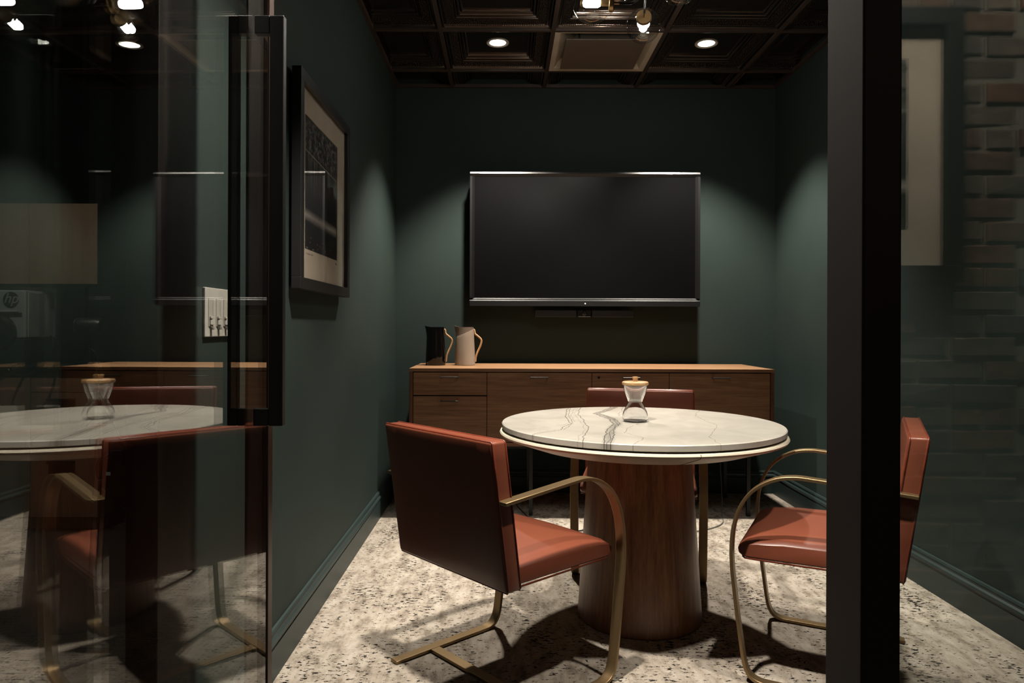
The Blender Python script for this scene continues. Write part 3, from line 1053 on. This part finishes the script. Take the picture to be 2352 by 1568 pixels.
bar = thing('conference_bar', 'slim black camera and speaker bar fixed below the screen', 'speaker bar', (0.52, 4.70, 1.175))
bw = 0.325
for s in (-1, 1):
    a, b = sorted((s * 0.050, s * bw))
    box('speaker', 'black_plastic', bar, a, b, -0.035, 0.035, 0.0, 0.045, 0.003)
box('bracket', 'black_metal', bar, -0.04, 0.04, 0.035, 0.069, 0.005, 0.075)
box('camera_housing', 'black_gloss', bar, -0.046, 0.046, -0.030, 0.035, 0.001, 0.046, 0.003)
MB().lathe([(0, 0), (0.016, 0), (0.016, 0.010), (0.012, 0.014), (0.0, 0.014)], seg=28).build('lens', 'black_gloss', bar, 40, 0, 2, (0, -0.030, 0.026), (PI / 2, 0, 0))
box('lens_shelf', 'silver', bar, -0.040, 0.040, -0.040, -0.030, 0.001, 0.005, 0.001)

# ------------------------------------------------------------- framed photograph on the side wall
FY0, FY1, FZ0, FZ1 = 2.40, 3.155, 1.237, 1.990
fx0, fx1 = XL + 0.012, -0.690
pf = thing('framed_photograph', 'black framed dark waterside photograph in a wide cream mount on the side wall', 'picture', (XL, (FY0 + FY1) / 2, FZ0))
poy = (FY0 + FY1) / 2


def pbox(n, mt, p, x0, x1, y0, y1, z0_, z1_, bev=0.0):
    return box(n, mt, p, x0 - XL, x1 - XL, y0 - poy, y1 - poy, z0_ - FZ0, z1_ - FZ0, bev)


fw = 0.040
pbox('frame_rail', 'black_frame', pf, fx0, fx1, FY0, FY1, FZ1 - fw, FZ1, 0.0015)
pbox('frame_rail', 'black_frame', pf, fx0, fx1, FY0, FY1, FZ0, FZ0 + fw, 0.0015)
pbox('frame_stile', 'black_frame', pf, fx0, fx1, FY0, FY0 + fw, FZ0 + fw, FZ1 - fw, 0.0015)
pbox('frame_stile', 'black_frame', pf, fx0, fx1, FY1 - fw, FY1, FZ0 + fw, FZ1 - fw, 0.0015)
pbox('backing', 'black_matte', pf, XL + 0.001, fx0 + 0.006, FY0 + 0.02, FY1 - 0.02, FZ0 + 0.02, FZ1 - 0.02)
iy0, iy1, iz0, iz1 = 2.508, 2.990, 1.384, 1.860
mxa, mxb = fx0 + 0.012, fx0 + 0.016
mb = MB()
for (a, b, c, d) in ((FY0 + fw, FY1 - fw, iz1, FZ1 - fw), (FY0 + fw, FY1 - fw, FZ0 + fw, iz0), (FY0 + fw, iy0, iz0, iz1), (iy1, FY1 - fw, iz0, iz1)):
    mb.box(mxa - XL, mxb - XL, a - poy, b - poy, c - FZ0, d - FZ0)
mnt = mb.build('mount', 'mat_board', pf)
pbox('print', 'photo_print', pf, fx0 + 0.007, fx0 + 0.0115, iy0 - 0.004, iy1 + 0.004, iz0 - 0.004, iz1 + 0.004)
pbox('glazing', 'frame_glass', pf, fx0 + 0.019, fx0 + 0.0205, FY0 + fw, FY1 - fw, FZ0 + fw, FZ1 - fw)
for (ys, w, nn) in ((iy0 + 0.012, 0.10, 9), (iy1 - 0.030, 0.024, 4)):
    rr = random.Random(int(w * 1000))
    pts = [(mxb - XL + 0.0002, ys + w * i / (nn * 3) - poy, iz0 - 0.016 + rr.uniform(-0.003, 0.004) - FZ0) for i in range(nn * 3)]
    MB().tube(pts, 0.0004, 4).build('signature', 'ink', mnt)

# ------------------------------------------------------------- dimmer plate
dm = thing('dimmer_switch', 'white wall plate with sliding dimmers seen through the door glass', 'light switch', (XL, 1.806, 1.082))
box('plate', 'white_plastic', dm, 0.0, 0.007, -0.080, 0.080, 0.0, 0.122, 0.002)
for k in (-1, 0, 1):
    y = k * 0.046
    box('slot', 'white_trim', dm, 0.007, 0.0085, y - 0.016, y + 0.016, 0.026, 0.096, 0.0006)
    box('slide_track', 'white_trim', dm, 0.0085, 0.0090, y + 0.007, y + 0.0095, 0.052, 0.088)
    box('slider', 'white_plastic', dm, 0.0085, 0.0125, y - 0.012, y + 0.004, 0.046, 0.051, 0.0006)
    box('rocker', 'white_plastic', dm, 0.0085, 0.0115, y - 0.011, y + 0.009, 0.030, 0.042, 0.0008)
    box('toggle', 'grey_plastic', dm, 0.007, 0.014, y - 0.006, y + 0.006, 0.018, 0.025, 0.001)

# ------------------------------------------------------------- ceiling fixtures
vn = thing('air_diffuser', 'square beige plaque air diffuser in the tin ceiling', 'air vent', (0.5615, 4.155, ZC))
h = TS / 2 - 0.012
prof = [(h, 0.0), (h - 0.030, 0.006), (h - 0.052, 0.040), (h - 0.09, 0.070)]
m = MB()
for (a, za), (b, zb2) in zip(prof[:-1], prof[1:]):
    for k in range(4):
        c = [(-1, -1), (1, -1), (1, 1), (-1, 1)]
        p, q = c[k], c[(k + 1) % 4]
        m.add([(p[0] * a, p[1] * a, za), (q[0] * a, q[1] * a, za), (q[0] * b, q[1] * b, zb2), (p[0] * b, p[1] * b, zb2)], [(0, 1, 2, 3)])
b = prof[-1][0]
m.add([(-b, -b, 0.07), (b, -b, 0.07), (b, b, 0.07), (-b, b, 0.07)], [(0, 1, 2, 3)])
m.build('pan', 'diffuser_white', vn)
box('plaque', 'diffuser_shaded', vn, -0.228, 0.222, -0.222, 0.228, -0.012, -0.006, 0.002)
for sx_ in (-1, 1):
    for sy_ in (-1, 1):
        box('hanger', 'black_metal', vn, sx_ * 0.15 - 0.006, sx_ * 0.15 + 0.006, sy_ * 0.15 - 0.006, sy_ * 0.15 + 0.006, -0.006, 0.07)


def downlight(label, x, y, power, group=None, half=46, blend=0.55, zz=ZC + 0.058, tilt=0.0):
    d = thing('recessed_downlight', label, 'ceiling light', (x, y, zz), 0, group)
    MB().lathe([(0.046, 0.001), (0.052, -0.003), (0.064, -0.004), (0.066, -0.001), (0.066, 0.002)], seg=48, cap=False).build('trim_ring', 'white_trim', d, 40)
    MB().lathe([(0.0, 0.0), (0.050, 0.0), (0.050, 0.0015), (0.0, 0.0015)], seg=40).build('lens', 'lens_lit', d, 40)
    spot(d, (0, 0, -0.012), power, half, blend, 0.045, (tilt, 0, 0))
    return d


downlight('round recessed downlight in a tin tile between the photograph wall and the air diffuser', -0.0485, 4.155, SPOT_BACK)
downlight('round recessed downlight in a tin tile beyond the diffuser from the photograph', 1.171, 4.155, SPOT_BACK)
downlight('round recessed downlight over the open glass door', -0.0485, 1.715, SPOT_FRONT)
downlight('round recessed downlight behind the bronze post at the glass front', 1.171, 1.715, SPOT_FRONT * 0.42)
for k, x in enumerate((-1.4, -0.2, 0.9, 1.5)):
    downlight('round recessed downlight in the corridor ceiling by the brick wall', x, -0.30, CORRIDOR, 'corridor downlights', 38, 0.5, ZC + 0.012, -0.38)
downlight('round recessed downlight over the printer and cabinets', -2.3, 3.0, NOOK, None, 60, 0.7, ZC + 0.012)

# ------------------------------------------------------------- pendant
pl = thing('branching_pendant', 'branching pendant with clear glass globes and brass sockets over the table', 'pendant light', (0.56, 2.86, ZC))
PO = Vector((0.56, 2.86, ZC))
MB().lathe([(0, -0.022), (0.060, -0.022), (0.064, -0.018), (0.064, 0.0), (0, 0.0)], seg=40).build('canopy', 'brass', pl, 40)
MB().tube([(0, 0, -0.02), (0, 0, -0.20)], 0.006, 10).build('stem', 'black_metal', pl, 40)
MB().lathe([(0, -0.026), (0.018, -0.024), (0.020, 0.0), (0.018, 0.024), (0, 0.026)], seg=24).build('hub', 'brass', pl, 40, 0, 2, (0, 0, -0.20))
GR = 0.0745


def globe(center, direction, via):
    """globe centre (world), bulb axis pointing from socket into the globe, arm way-points (pendant-local)"""
    c = Vector(center) - PO
    d = Vector(direction).normalized()
    q = Vector((0, 0, 1)).rotation_difference(d)
    e = q.to_euler()
    sock = c - d * (GR * 0.94)
    g = MB()
    prof = []
    for i in range(25):
        a = PI * i / 24
        prof.append((GR * math.sin(a), -GR * math.cos(a)))
    prof = [p for p in prof if p[1] > -GR * 0.955]
    gl = g.lathe(prof, seg=48, cap=False).build('globe', 'globe_glass', pl, 80, 0, 2, tuple(c), tuple(e))
    so = MB().lathe([(0, -0.030), (0.0055, -0.030), (0.0055, -0.010), (0.031, -0.010), (0.033, -0.008), (0.033, 0.006), (0.031, 0.008), (0.012, 0.008), (0.012, 0.036), (0.010, 0.040), (0, 0.040)], seg=32).build('socket', 'brass', pl, 40, 0, 2, tuple(sock), tuple(e))
    MB().lathe([(0, 0.038), (0.012, 0.040), (0.0165, 0.050), (0.0165, 0.094), (0.013, 0.102), (0, 0.106)], seg=24).build('bulb', 'bulb_lit', so, 60)
    end = sock - d * 0.030
    pts = smoothpath([(0, 0, -0.20)] + list(via) + [tuple(sock - d * 0.075), tuple(end)], 6)
    MB().tube(pts, 0.0048, 8).build('arm', 'black_metal', pl, 60)


gA = (0.322, 2.66, 2.322)
gB = (0.606, 3.14, 2.440)
gC = (0.690, 2.83, 2.470)
globe(gA, (-1, 0.1, 0.05), [(-0.03, -0.08, -0.30)])
globe(gB, (0.15, 0.98, -0.09), [(0.03, 0.12, -0.12)])
globe(gC, (0.8, 0.35, 0.45), [(0.03, 0.0, -0.23)])
globe((0.47, 3.02, 2.56), (-0.6, 0.7, 0.15), [(-0.02, 0.05, -0.19)])

# ------------------------------------------------------------- cord under the sideboard
cord = MB().tube(smoothpath([(-0.05, 4.55, 0.30), (0.05, 4.35, 0.06), (0.16, 4.05, 0.006), (0.22, 3.92, 0.006), (0.18, 3.86, 0.006), (0.26, 3.82, 0.006), (0.42, 3.86, 0.006), (0.7, 4.1, 0.006), (1.1, 4.3, 0.006), (1.25, 4.5, 0.10), (1.2, 4.74, 0.35)], 8), 0.0035, 6).build('floor_cable', 'black_plastic', None, 60)
tag(cord, 'thin black cord looping on the carpet below the sideboard', 'cord')
cord2 = MB().tube(smoothpath([(1.42, 4.70, 0.30), (1.36, 4.45, 0.08), (1.30, 4.25, 0.006), (1.22, 4.0, 0.005), (1.05, 3.86, 0.005), (0.86, 3.80, 0.005)], 8), 0.003, 6).build('floor_cable', 'grey_plastic', None, 60)
tag(cord2, 'thin grey cord trailing over the carpet from behind the sideboard leg', 'cord')

# ------------------------------------------------------------- picture on the brick wall (seen mirrored in the pane)
bp = thing('framed_picture', 'large black framed picture with a white mount on the brick wall', 'picture', (1.08, YBRICK + 0.006, 1.253))


def qbox(n, mt, p, x0, x1, y0, y1, z0_, z1_, bev=0.0):
    return box(n, mt, p, x0 - 1.08, x1 - 1.08, y0, y1, z0_ - 1.253, z1_ - 1.253, bev)


qx0, qx1, qz0, qz1 = 0.75, 1.412, 1.253, 2.10
qbox('frame_rail', 'black_metal', bp, qx0, qx1, 0.004, 0.040, qz1 - 0.056, qz1, 0.002)
qbox('frame_rail', 'black_metal', bp, qx0, qx1, 0.004, 0.040, qz0, qz0 + 0.050, 0.002)
qbox('frame_stile', 'black_metal', bp, qx0, qx0 + 0.056, 0.004, 0.040, qz0 + 0.05, qz1 - 0.056, 0.002)
qbox('frame_stile', 'black_metal', bp, qx1 - 0.056, qx1, 0.004, 0.040, qz0 + 0.05, qz1 - 0.056, 0.002)
qbox('mount', 'mat_board', bp, qx0 + 0.056, qx1 - 0.056, 0.008, 0.014, qz0 + 0.05, qz1 - 0.056)
qbox('print', 'photo_print', bp, 0.885, 1.247, 0.014, 0.016, 1.42, 1.945)

# ------------------------------------------------------------- print nook seen through the side glass
UX1, UY0, UZ0, UZ1 = -2.255, 3.93, 1.338, 1.782
up = thing('wall_cabinet', 'pale wood wall cabinet with flat doors above the printer', 'cabinet', (UX1 - 0.6, UY0 + 0.18, UZ0))


def ubox(n, mt, p, x0, x1, y0, y1, z0_, z1_, bev=0.001):
    return box(n, mt, p, x0 - UX1 + 0.6, x1 - UX1 + 0.6, y0 - UY0 - 0.18, y1 - UY0 - 0.18, z0_ - UZ0, z1_ - UZ0, bev)


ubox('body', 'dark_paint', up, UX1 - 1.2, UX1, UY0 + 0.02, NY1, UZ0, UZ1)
for a, b in ((UX1 - 1.2, UX1 - 0.79), (UX1 - 0.788, UX1 - 0.378), (UX1 - 0.376, UX1)):
    ubox('door', 'nook_wood', up, a, b, UY0, UY0 + 0.019, UZ0, UZ1)
BX1, BY0 = -2.175, 3.80
bc = thing('base_cabinet', 'pale wood base cabinet with drawers below the black counter', 'cabinet', (BX1 - 0.65, BY0 + 0.25, 0))


def cbox(n, mt, p, x0, x1, y0, y1, z0_, z1_, bev=0.001):
    return box(n, mt, p, x0 - BX1 + 0.65, x1 - BX1 + 0.65, y0 - BY0 - 0.25, y1 - BY0 - 0.25, z0_, z1_, bev)


cbox('body', 'nook_wood', bc, BX1 - 1.3, BX1, BY0 + 0.02, NY1 - 0.003, 0.08, 0.872)
cbox('plinth', 'black_matte', bc, BX1 - 1.28, BX1 - 0.02, BY0 + 0.06, NY1 - 0.003, 0, 0.08)
cbox('door', 'nook_wood', bc, BX1 - 1.3, BX1 - 0.362, BY0, BY0 + 0.019, 0.085, 0.868)
for z_a, z_b in ((0.752, 0.868), (0.42, 0.748), (0.085, 0.416)):
    d = cbox('drawer_front', 'nook_wood', bc, BX1 - 0.358, BX1, BY0, BY0 + 0.019, z_a, z_b)
    if z_a < 0.7:
        hx = BX1 - 0.19 + 0.65 - BX1
        MB().box(hx - 0.07, hx + 0.07, -0.275, -0.25, z_b - 0.045, z_b - 0.03).build('handle', 'black_metal', d, None, 0.001)
ct = box('countertop', 'counter_black', None, BX1 - 1.32, BX1 + 0.02, BY0 - 0.02, NY1 - 0.003, 0.872, 0.902, 0.002)
tag(ct, 'black countertop on the pale wood base cabinet', 'countertop')

pr = thing('printer', 'white desktop printer with a round logo on the black counter', 'printer', (-2.80, 3.95, 0.902))
rx1 = 0.225
fy = -0.13
box('body', 'printer_white', pr, -0.24, rx1, fy, 0.12, 0.135, 0.395, 0.008)
box('side_cover', 'printer_side', pr, rx1, rx1 + 0.006, fy + 0.015, 0.11, 0.14, 0.385, 0.002)
box('output_slot', 'black_plastic', pr, -0.22, rx1 - 0.02, fy - 0.004, fy + 0.02, 0.255, 0.275, 0.002)
box('control_lip', 'printer_side', pr, -0.22, rx1 - 0.04, fy - 0.012, fy, 0.277, 0.285, 0.002)
box('paper_tray', 'black_plastic', pr, -0.25, rx1 + 0.02, fy - 0.03, 0.12, 0.0, 0.133, 0.006)
MB().lathe([(0, 0), (0.10, 0.0), (0.10, 0.05), (0.09, 0.065), (0, 0.07)], seg=32).build('output_dome', 'black_gloss', pr, 40, 0, 2, (0.10, fy - 0.03, 0.165), (PI / 2, 0, 0))
lg = MB().lathe([(0, 0), (0.043, 0), (0.043, 0.0015), (0, 0.0015)], seg=40).build('logo', 'black_gloss', pr, 40, 0, 2, (rx1 - 0.080, fy, 0.343), (PI / 2, 0, 0))
tcu = bpy.data.curves.new('logo_letters', 'FONT')
tcu.body = 'hp'; tcu.size = 0.078; tcu.align_x = 'CENTER'; tcu.shear = 0.32; tcu.extrude = 0.0006
tob = bpy.data.objects.new('logo_letters_src', tcu)
COL.objects.link(tob)
bpy.context.view_layer.update()
dg = bpy.context.evaluated_depsgraph_get()
tme = bpy.data.meshes.new_from_object(tob.evaluated_get(dg))
bpy.data.objects.remove(tob)
tme.materials.clear(); tme.materials.append(M['printer_white'])
tl = bpy.data.objects.new('logo_letters', tme); COL.objects.link(tl); tl.parent = lg
tl.location = (0, -0.017, 0.0022)

k1 = MB().tube(smoothpath([(-2.56, 3.765, 0.915), (-2.60, 3.73, 0.88), (-2.58, 3.72, 0.86), (-2.52, 3.715, 0.85), (-2.45, 3.72, 0.875), (-2.405, 3.74, 0.93), (-2.39, 3.765, 1.02), (-2.42, 3.79, 1.05)], 8), 0.006, 8).build('cable', 'black_gloss', None, 60)
tag(k1, 'thick glossy black cable looping down over the counter edge beside the printer', 'cable')
dv = thing('desk_camera', 'small black barrel shaped camera with a bright silver ring on the counter', 'camera', (-2.28, 3.90, 0.902))
MB().lathe([(0, 0), (0.05, 0), (0.05, 0.008), (0.01, 0.012), (0.008, 0.17), (0, 0.17)], seg=24).build('stand', 'black_metal', dv, 40)
MB().lathe([(0, -0.075), (0.038, -0.07), (0.044, -0.05), (0.044, 0.05), (0.036, 0.055), (0, 0.055)], seg=28).build('barrel', 'black_plastic', dv, 40, 0, 2, (0, 0, 0.205), (0, -PI / 2, 0))
MB().lathe([(0.030, 0.056), (0.045, 0.056), (0.045, 0.064), (0.030, 0.064), (0.030, 0.056)], seg=32, cap=False).build('ring', 'silver', dv, 40, 0, 2, (0, 0, 0.205), (0, -PI / 2, 0))
k2 = MB().tube(smoothpath([(-2.30, 3.86, 1.04), (-2.31, 3.83, 1.0), (-2.27, 3.80, 0.985), (-2.20, 3.79, 0.98), (-2.165, 3.78, 0.93), (-2.16, 3.77, 0.86), (-2.13, 3.765, 0.70), (-2.06, 3.78, 0.55), (-2.03, 3.80, 0.45)], 8), 0.0035, 6).build('cable', 'black_gloss', None, 60)
tag(k2, 'thin black cable running from the silver ringed camera down past the counter end', 'cable')
pc = thing('power_adapter', 'black power adapter and cord with a white tag on the cabinet end', 'power adapter', (BX1 + 0.055, 3.86, 0.30))
box('adapter_block', 'black_plastic', pc, 0.0, 0.07, -0.05, 0.05, 0.05, 0.14, 0.004)
cp = MB().tube(smoothpath([(0.035, -0.05, 0.11), (0.0, -0.07, 0.12), (-0.045, -0.075, 0.08), (-0.05, -0.075, 0.02), (-0.03, -0.07, -0.03), (0.02, -0.06, -0.10), (0.10, -0.04, -0.19), (0.2, 0.0, -0.27), (0.35, 0.1, -0.294)], 8), 0.005, 8).build('cord', 'black_gloss', pc, 60)
box('ferrite_bead', 'black_plastic', cp, -0.045, -0.020, -0.082, -0.060, -0.055, -0.01, 0.006)
box('tag', 'paper_tag', cp, 0.002, 0.026, -0.082, -0.080, 0.012, 0.030)
